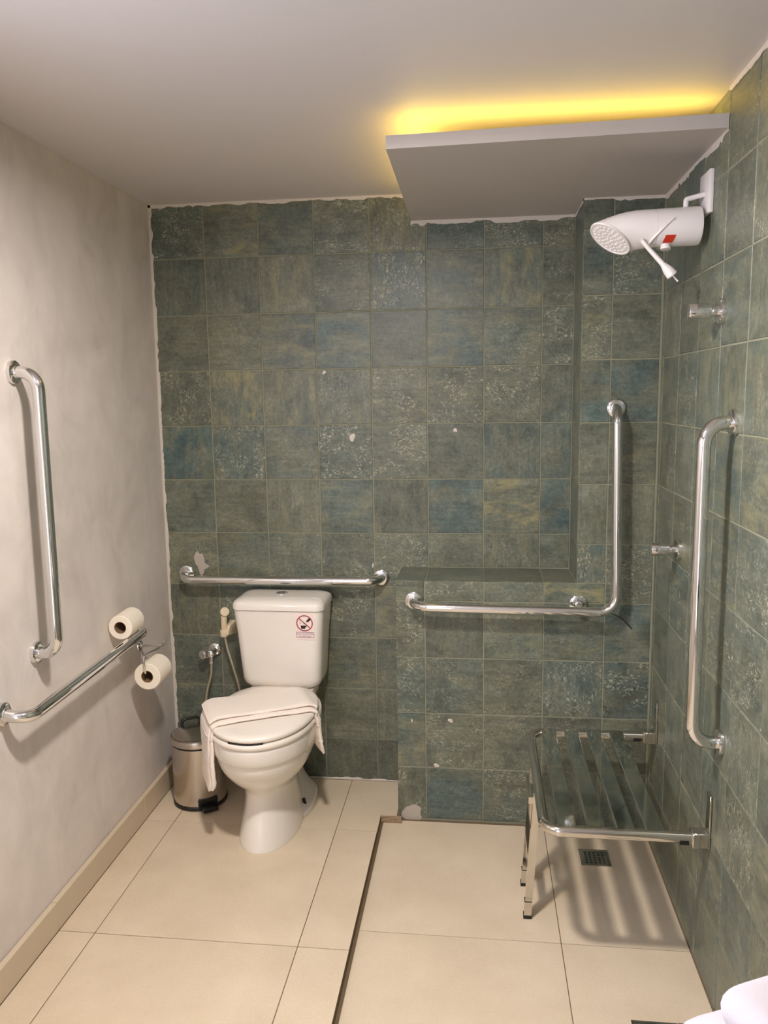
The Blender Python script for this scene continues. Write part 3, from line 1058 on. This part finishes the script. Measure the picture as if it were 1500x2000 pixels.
# ------------------------------------------------------------------ pedal bin
pb = thing('pedal_bin', 'small stainless steel pedal bin between the toilet and the left wall', 'bin', (0.163, -0.198, 0.0), R_(36))
bm = bmesh.new()
lathe(bm, [(0.094, 0.014), (0.0955, 0.016), (0.0955, 0.228), (0.0935, 0.230)], 48)
finish(bm, 'body', M['brushed'], pb, 35)
bm = bmesh.new()
lathe(bm, [(0.094, 0.0), (0.0985, 0.001), (0.0985, 0.012), (0.096, 0.015), (0.090, 0.016)], 48)
finish(bm, 'base_ring', M['black'], pb, 35)
bm = bmesh.new()
lathe(bm, [(0.092, 0.228), (0.0945, 0.229), (0.0945, 0.2365), (0.092, 0.238)], 48)
finish(bm, 'collar', M['black'], pb, 35)
bm = bmesh.new()
lathe(bm, [(0.095, 0.2365), (0.0995, 0.238), (0.1000, 0.252), (0.0975, 0.260), (0.093, 0.263), (0.088, 0.262), (0.080, 0.264), (0.05, 0.270), (0.001, 0.274)], 48)
finish(bm, 'lid', M['brushed'], pb, 35)
bm = bmesh.new()      # black carry handle standing at the back
hp = [Vector((-0.035, 0.085, 0.245)), Vector((-0.033, 0.090, 0.284)), Vector((0.033, 0.090, 0.284)), Vector((0.035, 0.085, 0.245))]
sweep(bm, fillet(hp, 0.015, 6), 0.006, 10)
finish(bm, 'handle', M['black'], pb, 50)
bm = bmesh.new()
box(bm, -0.028, 0.028, -0.130, -0.090, 0.006, 0.022)
bevel_all(bm, 0.004, 2)
finish(bm, 'pedal', M['black'], pb, 40)
bm = bmesh.new()
box(bm, -0.036, 0.036, -0.0985, -0.088, 0.016, 0.045)
bevel_all(bm, 0.003, 2)
finish(bm, 'pedal_housing', M['black'], pb, 40)


# ------------------------------------------------------------------ paper rolls and holder
def paper_roll(label, a, b, r, rc):
    a, b = Vector(a), Vector(b)
    L = (b - a).length
    root = thing('toilet_paper_roll', label, 'toilet paper', a, group='toilet paper rolls')
    m = axis_mat((0, 0, 0), b - a)
    bm = bmesh.new()
    e = 0.002
    prof = [(rc + 0.0015, 0.0), (r * 0.6, 0.0003), (r - e, 0.0), (r, e), (r, L * 0.5), (r * 0.998, L - e), (r - e, L), (rc + 0.0015, L)]
    lathe(bm, prof, 40, m, caps=False)
    finish(bm, 'paper', M['paper'], root, 40)
    bm = bmesh.new()
    loft_p = [(rc + 0.0015, 0.0), (rc, 0.0), (rc, L), (rc + 0.0015, L)]
    lathe(bm, loft_p, 28, m, caps=False)
    finish(bm, 'core', M['card'], root, 40)
    bm = bmesh.new()      # loose end of the sheet along the side
    q = m.to_3x3()
    pa = [m @ Vector((r * math.cos(t) * 1.0 + 0.001 * math.cos(t), r * math.sin(t) + 0.001 * math.sin(t), 0.001)) for t in np.linspace(0.2, 0.6, 8)]
    pc = [m @ Vector((r * math.cos(t) * 1.0 + 0.001 * math.cos(t), r * math.sin(t) + 0.001 * math.sin(t), L - 0.001)) for t in np.linspace(0.2, 0.6, 8)]
    va = [bm.verts.new(p) for p in pa]
    vc = [bm.verts.new(p) for p in pc]
    for k in range(7):
        bm.faces.new((va[k], va[k + 1], vc[k + 1], vc[k]))
    finish(bm, 'loose_sheet', M['paper'], root, 40)
    return root


paper_roll('toilet paper roll resting on the low grab bar against the wall', (0.0445, -0.525, 0.754), (0.0435, -0.425, 0.757), 0.040, 0.0185)
paper_roll('toilet paper roll hanging on the wire holder under the bar end', (0.088, -0.440, 0.560), (0.088, -0.338, 0.562), 0.046, 0.0195)

ph = thing('paper_holder', 'small chrome toilet paper holder with a wire hook on the plaster wall', 'paper holder', (0.0, -0.301, 0.622))
bm = bmesh.new()
lathe(bm, [(0.021, 0.0), (0.0215, 0.003), (0.019, 0.009), (0.010, 0.011), (0.008, 0.014)], 28, axis_mat((0, 0, 0), (1, 0, 0)))
finish(bm, 'wall_plate', M['chrome'], ph, 35)
bm = bmesh.new()
sweep(bm, [Vector((0.010, 0, 0)), Vector((0.090, 0.004, 0.003))], 0.0055, 12)
sweep(bm, fillet([Vector((0.088, 0.022, 0.018)), Vector((0.088, 0.022, 0.006)), Vector((0.088, -0.02, 0.002)), Vector((0.084, -0.122, 0.012))], 0.006, 4), 0.0035, 10)
finish(bm, 'arm', M['chrome'], ph, 50)
bm = bmesh.new()
sweep(bm, fillet([Vector((0.084, -0.122, 0.014)), Vector((0.084, -0.150, 0.012)), Vector((0.088, -0.152, -0.047)), Vector((0.088, -0.040, -0.045))], 0.006, 5), 0.0032, 10)
finish(bm, 'wire_hook', M['chrome'], ph, 50)

# ------------------------------------------------------------------ bidet sprayer
bs = thing('bidet_sprayer', 'cream hand bidet sprayer with braided hose on the green tiles left of the tank', 'sprayer', (0.172, 0.0, 0.515))
bm = bmesh.new()
lathe(bm, [(0.027, 0.0), (0.027, 0.004), (0.020, 0.010), (0.012, 0.012), (0.012, 0.045), (0.014, 0.046), (0.014, 0.062), (0.008, 0.066)], 28, axis_mat((0.004, 0, 0.0), (0, -1, 0)))
finish(bm, 'valve_body', M['chrome'], bs, 35)
bm = bmesh.new()
lathe(bm, [(0.010, 0.0), (0.011, 0.010), (0.0185, 0.014), (0.0195, 0.030), (0.017, 0.034), (0.001, 0.035)], 24, axis_mat((-0.008, -0.040, 0.0), (-0.55, -0.83, -0.05)))
finish(bm, 'valve_knob', M['chrome'], bs, 35)
bm = bmesh.new()
lathe(bm, [(0.008, 0.0), (0.008, 0.018), (0.0095, 0.019), (0.0095, 0.030)], 16, axis_mat((0.006, -0.052, -0.008), (0, -0.1, -1)))
finish(bm, 'outlet', M['chrome'], bs, 35)
bm = bmesh.new()
o_ = Vector((0.172, 0, 0.515))
hose = [(0.178, -0.055, 0.478), (0.174, -0.055, 0.43), (0.157, -0.052, 0.375), (0.142, -0.046, 0.30), (0.132, -0.040, 0.22), (0.15, -0.032, 0.12), (0.21, -0.032, 0.075), (0.265, -0.036, 0.13), (0.292, -0.040, 0.26), (0.282, -0.046, 0.375), (0.262, -0.048, 0.46), (0.242, -0.045, 0.53), (0.231, -0.043, 0.585)]
sweep(bm, [p - o_ for p in smooth_path(hose, 8)], 0.0058, 12)
finish(bm, 'hose', M['hose'], bs, 50)
bm = bmesh.new()      # spray head: handle rising to an angled round face
hd = [(0.0085, 0.585), (0.0095, 0.600), (0.0115, 0.625), (0.0120, 0.648), (0.0125, 0.665)]
sweep(bm, [Vector((0.230 + (z - 0.585) * 0.03, -0.046, z)) - o_ for r_h, z in hd] , [r_h for r_h, z in hd], 16)
lathe(bm, [(0.011, 0.0), (0.0165, 0.006), (0.0175, 0.016), (0.0165, 0.020), (0.001, 0.0205)], 20, axis_mat(Vector((0.231, -0.040, 0.676)) - o_, (0.45, -0.8, 0.35)))
finish(bm, 'spray_head', M['creamplastic'], bs, 40)
bm = bmesh.new()
bx = Matrix.Translation(Vector((0.243, -0.001, 0.612)) - o_)
pr = [(-0.004, 0.0, -0.030), (0.024, 0.0, -0.030), (0.024, 0.0, 0.026), (-0.004, 0.0, 0.026)]
pr2 = [(-0.020, -0.052, -0.024), (0.006, -0.060, -0.020), (0.012, -0.050, 0.016), (-0.004, -0.040, 0.012)]
loft(bm, [[bx @ Vector(p) for p in pr], [bx @ Vector(p) for p in pr2]])
bevel_all(bm, 0.002, 1)
lathe(bm, [(0.0145, -0.014), (0.0155, -0.012), (0.0155, 0.010), (0.0145, 0.012)], 18, Matrix.Translation(Vector((0.231, -0.048, 0.598)) - o_))
finish(bm, 'wall_bracket', M['creamplastic'], bs, 40)

# ------------------------------------------------------------------ electric shower
es = thing('electric_shower', 'white electric shower head jutting from the right wall under the dropped panel', 'shower head', (WX, -0.715, 1.90))
o_ = Vector((WX, -0.715, 1.90))
N = 40


def circ(x, zc_, rz, ry, yc=0.0):
    return [Vector((x, yc + ry * math.sin(2 * math.pi * k / N), zc_ + rz * math.cos(2 * math.pi * k / N))) for k in range(N)]


bm = bmesh.new()
loft(bm, [circ(-0.020, 0.0, 0.040, 0.040), circ(-0.022, 0.0, 0.046, 0.047), circ(-0.03, 0.0, 0.0478, 0.0485), circ(-0.131, -0.0015, 0.0465, 0.047), circ(-0.132, -0.0015, 0.045, 0.0455)])
finish(bm, 'rear_body', M['whiteplastic'], es, 35)
bm = bmesh.new()
top, bot = Vector((-0.290, 0, 0.006)), Vector((-0.190, 0, -0.048))
SIDE = Vector((0.004, 0.048, -0.020))


def end_ring(scale=1.0, push=0.0):
    c = (top + bot) / 2
    h = (top - bot) / 2
    nrm = h.cross(SIDE).normalized()
    if nrm.z > 0:
        nrm = -nrm
    return [c + h * (scale * math.cos(2 * math.pi * k / N)) + SIDE * (scale * math.sin(2 * math.pi * k / N)) + nrm * push for k in range(N)]


r0 = circ(-0.1325, -0.0015, 0.0465, 0.047)
r9 = end_ring()
mid = []
for t in (0.0, 0.15, 0.3, 0.45, 0.6, 0.75, 0.9, 1.0):
    ring = []
    for k in range(N):
        p = r0[k].lerp(r9[k], t)
        topness = max(0, math.cos(2 * math.pi * k / N))
        p.z += topness * 0.011 * math.sin(math.pi * t)
        ring.append(p)
    mid.append(ring)
mid = [circ(-0.132, -0.0015, 0.0445, 0.045)] + mid
loft(bm, mid)
finish(bm, 'front_body', M['whiteplastic'], es, 35)
bm = bmesh.new()
loft(bm, [end_ring(1.0, -0.001), end_ring(1.02, 0.002), end_ring(1.0, 0.006), end_ring(0.94, 0.006), end_ring(0.92, 0.004)])
finish(bm, 'face_rim', M['whiteplastic'], es, 35)
bm = bmesh.new()      # spray plate with rows of raised nozzles
loft(bm, [end_ring(0.92, 0.002), end_ring(0.92, 0.0045)])
c = (top + bot) / 2
h = (top - bot) / 2
nrm = h.cross(SIDE).normalized()
if nrm.z > 0:
    nrm = -nrm
sp = finish(bm, 'spray_plate', M['whiteplastic'], es, 35)
bm = bmesh.new()
for rr_, cnt in ((0.15, 5), (0.36, 11), (0.57, 17), (0.78, 22)):
    for k in range(cnt):
        a = 2 * math.pi * (k + 0.5 * (cnt % 2)) / cnt
        p = c + h * (rr_ * math.cos(a)) + SIDE * (rr_ * math.sin(a)) + nrm * 0.004
        lathe(bm, [(0.0030, 0.0), (0.0026, 0.0022), (0.0012, 0.0028)], 6, axis_mat(p, nrm))
nz = finish(bm, 'nozzles', M['whiteplastic'], sp, 40)
nz['kind'] = 'stuff'
bm = bmesh.new()      # raised rib curving across the side
pts = []
for k in range(14):
    t = k / 13
    a = R_(-150 + 78 * t)
    pts.append(Vector((-0.148 + 0.055 * t ** 1.4, 0.0475 * math.sin(a), -0.001 + 0.0472 * math.cos(a))))
sweep(bm, pts, 0.0035, 8)
finish(bm, 'side_rib', M['whiteplastic'], es, 50)
bm = bmesh.new()
sweep(bm, fillet([Vector((-0.004, 0, 0.078)), Vector((-0.056, 0, 0.066)), Vector((-0.056, 0, 0.040))], 0.006, 6), 0.0065, 14)
finish(bm, 'inlet_arm', M['whiteplastic'], es, 50)
bm = bmesh.new()
box(bm, -0.012, 0.0, -0.045, 0.045, 0.024, 0.129)
bevel_all(bm, 0.003, 2)
finish(bm, 'wall_cover', M['whiteplastic'], es, 40)
bm = bmesh.new()
lathe(bm, [(0.012, 0.0), (0.012, 0.007), (0.0135, 0.008), (0.0135, 0.014), (0.011, 0.015)], 18, axis_mat((-0.105, -0.010, -0.043), (0, -0.15, -1)))
finish(bm, 'selector_knob', M['whiteplastic'], es, 35)
bm = bmesh.new()      # red label wrapped on the lower side
vs = []
for k in range(5):
    a = R_(-150 + 7 * k)
    dx = 0.006 * k / 4
    vs.append([bm.verts.new(Vector((x + dx, 0.0485 * math.sin(a), -0.001 + 0.0482 * math.cos(a)))) for x in (-0.117, -0.104, -0.092)])
for a, b in zip(vs, vs[1:]):
    for k in range(2):
        bm.faces.new((a[k], a[k + 1], b[k + 1], b[k]))
lab = finish(bm, 'red_label', M['red'], es)
lab['label'] = 'small red label'
bm = bmesh.new()      # hanging selector rod with bell end
rp = [(-0.168, -0.032, -0.036), (-0.150, -0.034, -0.058), (-0.116, -0.036, -0.096), (-0.108, -0.036, -0.105), (-0.102, -0.036, -0.112), (-0.092, -0.036, -0.123), (-0.090, -0.036, -0.1255)]
sweep(bm, [Vector(p) for p in rp], [0.0052, 0.0055, 0.0066, 0.0105, 0.0128, 0.0150, 0.0130], 16)
rod = finish(bm, 'selector_rod', M['whiteplastic'], es, 40)
bm = bmesh.new()
sweep(bm, [Vector((-0.091, -0.036, -0.124)), Vector((-0.077, -0.036, -0.140))], 0.0022, 8)
finish(bm, 'rod_tip', M['whiteplastic'], rod, 40)


# ------------------------------------------------------------------ shower valves
def valve(label, y, z):
    root = thing('shower_valve', label, 'valve', (WX, y, z), group='chrome shower valves')
    m = axis_mat((0, 0, 0), (-1, 0, 0))
    bm = bmesh.new()
    lathe(bm, [(0.0300, 0.0), (0.0305, 0.003), (0.0295, 0.010), (0.027, 0.012), (0.013, 0.0125)], 36, m)
    finish(bm, 'flange', M['chrome'], root, 35)
    bm = bmesh.new()
    lathe(bm, [(0.0120, 0.010), (0.0120, 0.026), (0.0150, 0.028), (0.0178, 0.031), (0.0185, 0.036), (0.0185, 0.078), (0.0175, 0.081), (0.014, 0.082), (0.001, 0.0815)], 32, m)
    finish(bm, 'knob', M['chrome'], root, 35)


valve('chrome shower valve high on the right wall under the electric shower', -0.882, 1.672)
valve('chrome shower valve at waist height in the back corner of the right wall', -0.561, 1.033)

# ------------------------------------------------------------------ folding shower seat
ss = thing('shower_bench', 'wall-mounted folding stainless steel slatted shower seat in the corner', 'shower seat', (1.56, -0.655, SH))
o_ = Vector((1.56, -0.655, SH))
ZT = 0.372
YB, YN = -0.352, -0.962
bm = bmesh.new()
fp = [(WX - 0.012, YB, ZT), (1.366, YB, ZT), (1.366, YN, ZT), (WX - 0.012, YN, ZT)]
sweep(bm, [p - o_ for p in fillet(fp, 0.045, 10)], 0.0145, 20)
finish(bm, 'seat_frame', M['steel'], ss, 50)
for x0 in (1.402, 1.474, 1.546, 1.618):
    bm = bmesh.new()      # flat mirror-polished slat with turned down edges
    x1 = x0 + 0.046
    prof = [(x0, -0.010), (x0, 0.0), (x0 + 0.003, 0.003), (x1 - 0.003, 0.003), (x1, 0.0), (x1, -0.010), (x1 - 0.0015, -0.010), (x1 - 0.0015, -0.001), (x0 + 0.0015, -0.001), (x0 + 0.0015, -0.010)]
    loft(bm, [[Vector((x, y, ZT + 0.0115 + z)) - o_ for x, z in prof] for y in (YB + 0.004, YN - 0.004)])
    finish(bm, 'slat', M['slat'], ss, 30)
for y in (YB, YN):
    bm = bmesh.new()
    box(bm, WX - 0.006, WX - 0.001, y - 0.016, y + 0.016, ZT - 0.022, ZT + 0.118, Matrix.Translation(-o_))
    bevel_all(bm, 0.001, 1)
    finish(bm, 'wall_plate', M['steel'], ss, 40)
    bm = bmesh.new()
    box(bm, WX - 0.045, WX - 0.004, y - 0.0185, y + 0.0185, ZT - 0.021, ZT + 0.019, Matrix.Translation(-o_))
    bevel_all(bm, 0.003, 1)
    finish(bm, 'hinge_block', M['steel'], ss, 40)
    bm = bmesh.new()
    box(bm, WX - 0.074, WX - 0.052, y - 0.0158, y + 0.0158, ZT - 0.013, ZT - 0.004, Matrix.Translation(-o_))
    finish(bm, 'stop_slot', M['black'], ss)
for y in (-0.585, -0.742):
    bm = bmesh.new()
    mm = Matrix.Translation(-o_)
    lean = Vector((1.338, y, SH)), Vector((1.362, y, ZT - 0.008))
    loft(bm, [[Vector((c_.x + dx, c_.y + dy, c_.z)) - o_ for dx, dy in ((-.0105, -.0105), (.0105, -.0105), (.0105, .0105), (-.0105, .0105))] for c_ in (lean[0] + Vector((0, 0, 0.006)), lean[0].lerp(lean[1], 0.15), lean[1])])
    leg = finish(bm, 'leg', M['steel'], ss, 30)
    bm = bmesh.new()
    box(bm, 1.338 - 0.0115, 1.338 + 0.0115, y - 0.0115, y + 0.0115, SH, SH + 0.010, mm)
    finish(bm, 'foot_cap', M['black'], leg)
    bm = bmesh.new()
    box(bm, 1.340 - 0.0108, 1.340 + 0.0108, y - 0.0112, y + 0.0112, SH + 0.052, SH + 0.0545, mm)
    finish(bm, 'adjusting_collar', M['gapshade_collar'], leg)
for z, hh in ((0.145, 0.011), (0.330, 0.010)):
    bm = bmesh.new()
    box(bm, 1.339, 1.357, -0.742 + 0.0107, -0.585 - 0.0107, z - hh, z + hh, Matrix.Translation(-o_))
    finish(bm, 'crossbar', M['steel'], ss, 30)


# ------------------------------------------------------------------ floor drains
def drain(label, x0, x1, y0, y1):
    cx, cy = (x0 + x1) / 2, (y0 + y1) / 2
    hx, hy = (x1 - x0) / 2, (y1 - y0) / 2
    root = thing('floor_drain', label, 'drain', (cx, cy, SH), group='square floor drains')
    bm = bmesh.new()
    for (a, b, c_, d_) in ((-hx, hx, -hy, -hy + 0.006), (-hx, hx, hy - 0.006, hy), (-hx, -hx + 0.006, -hy + 0.006, hy - 0.006), (hx - 0.006, hx, -hy + 0.006, hy - 0.006)):
        box(bm, a, b, c_, d_, 0.0, 0.0035)
    finish(bm, 'frame', M['steel'], root)
    bm = bmesh.new()
    box(bm, -hx + 0.0065, hx - 0.0065, -hy + 0.0065, hy - 0.0065, 0.0002, 0.0026)
    finish(bm, 'grate', M['slat'], root)
    bm = bmesh.new()
    for i in range(5):
        for j in range(5):
            px = (-0.5 + (i + 0.5) / 5) * 2 * (hx - 0.012)
            py = (-0.5 + (j + 0.5) / 5) * 2 * (hy - 0.012)
            lathe(bm, [(0.0036, 0.0022), (0.0036, 0.0031)], 8, Matrix.Translation((px, py, 0)))
    st = finish(bm, 'holes', M['black'], root)
    st['kind'] = 'stuff'


drain('square dark floor drain under the shower seat', 1.527, 1.621, -0.468, -0.375)
drain('square dark floor drain cut off by the bottom edge beside the white towels', 1.564, 1.672, -1.225, -1.117)

# ------------------------------------------------------------------ loose wire at the L-bar
bm = bmesh.new()
sweep(bm, smooth_path([(1.600, -D - 0.004, 0.762), (1.630, -D - 0.014, 0.753), (1.668, -D - 0.016, 0.737), (1.706, -D - 0.004, 0.698)], 6), 0.0016, 8)
tag(finish(bm, 'loose_wire', M['wire'], None, 50), 'thin dark loose wire curving on the tiles below the L-shaped grab bar', 'wire')

# ------------------------------------------------------------------ added unseen counter with folded towels, lower right corner
vc = thing('added_counter', 'added unseen dark counter under the white towels at the lower right corner', 'counter', (1.59, -2.5, 0.0))  # unseen support added beneath the towels
bm = bmesh.new()
box(bm, -0.175, 0.178, -0.55, 0.420, 0.755, 0.785)
bevel_all(bm, 0.003, 1)
finish(bm, 'worktop', M['stone'], vc, 40)
bm = bmesh.new()
box(bm, -0.14, 0.178, -0.53, 0.34, 0.55, 0.755)
finish(bm, 'apron', M['doorwood'], vc)


def folded_towel(label, corner, w, d, z0, z1, rot, seed):
    """soft folded towel; corner = its far left corner on the counter"""
    bm = bmesh.new()
    h_ = z1 - z0
    rings = []
    for t in np.linspace(0, 1, 15):
        z = h_ * 0.5 * (1 - math.cos(math.pi * t))
        ins = h_ * 0.5 * (1 - math.sin(math.pi * t)) ** 1.2
        if t > 0.5:
            ins *= 1.2
        rings.append(rrect(w / 2 - ins, -d / 2 + ins, d / 2 - ins, 0.03, z, 7))
    loft(bm, rings)
    bm.faces.ensure_lookup_table()
    for v in bm.verts:
        if v.co.z > h_ * 0.15:
            v.co.z += 0.003 * math.sin(v.co.x * 40 + seed) * math.cos(v.co.y * 33 + seed)
            v.co += Vector((v.co.x, v.co.y, 0)).normalized() * (0.0025 * math.sin(9 * math.atan2(v.co.y, v.co.x) + seed + v.co.z * 120))
    o = finish(bm, 'towel', M['towel2'], None, 70)
    m = Matrix.Rotation(rot, 4, 'Z')
    o.rotation_euler = (0, 0, rot)
    o.location = Vector((corner[0], corner[1], z0)) - m.to_3x3() @ Vector((-w / 2, d / 2, 0))
    return tag(o, label, 'towel', 'folded towels on the counter')


folded_towel('flat folded white towel lowest at the lower right corner', (1.386, -2.152), 0.25, 0.26, 0.786, 0.860, R_(24), 1)
folded_towel('puffy folded white towel on top at the lower right corner', (1.424, -2.166), 0.22, 0.22, 0.8635, 0.902, R_(25), 2)
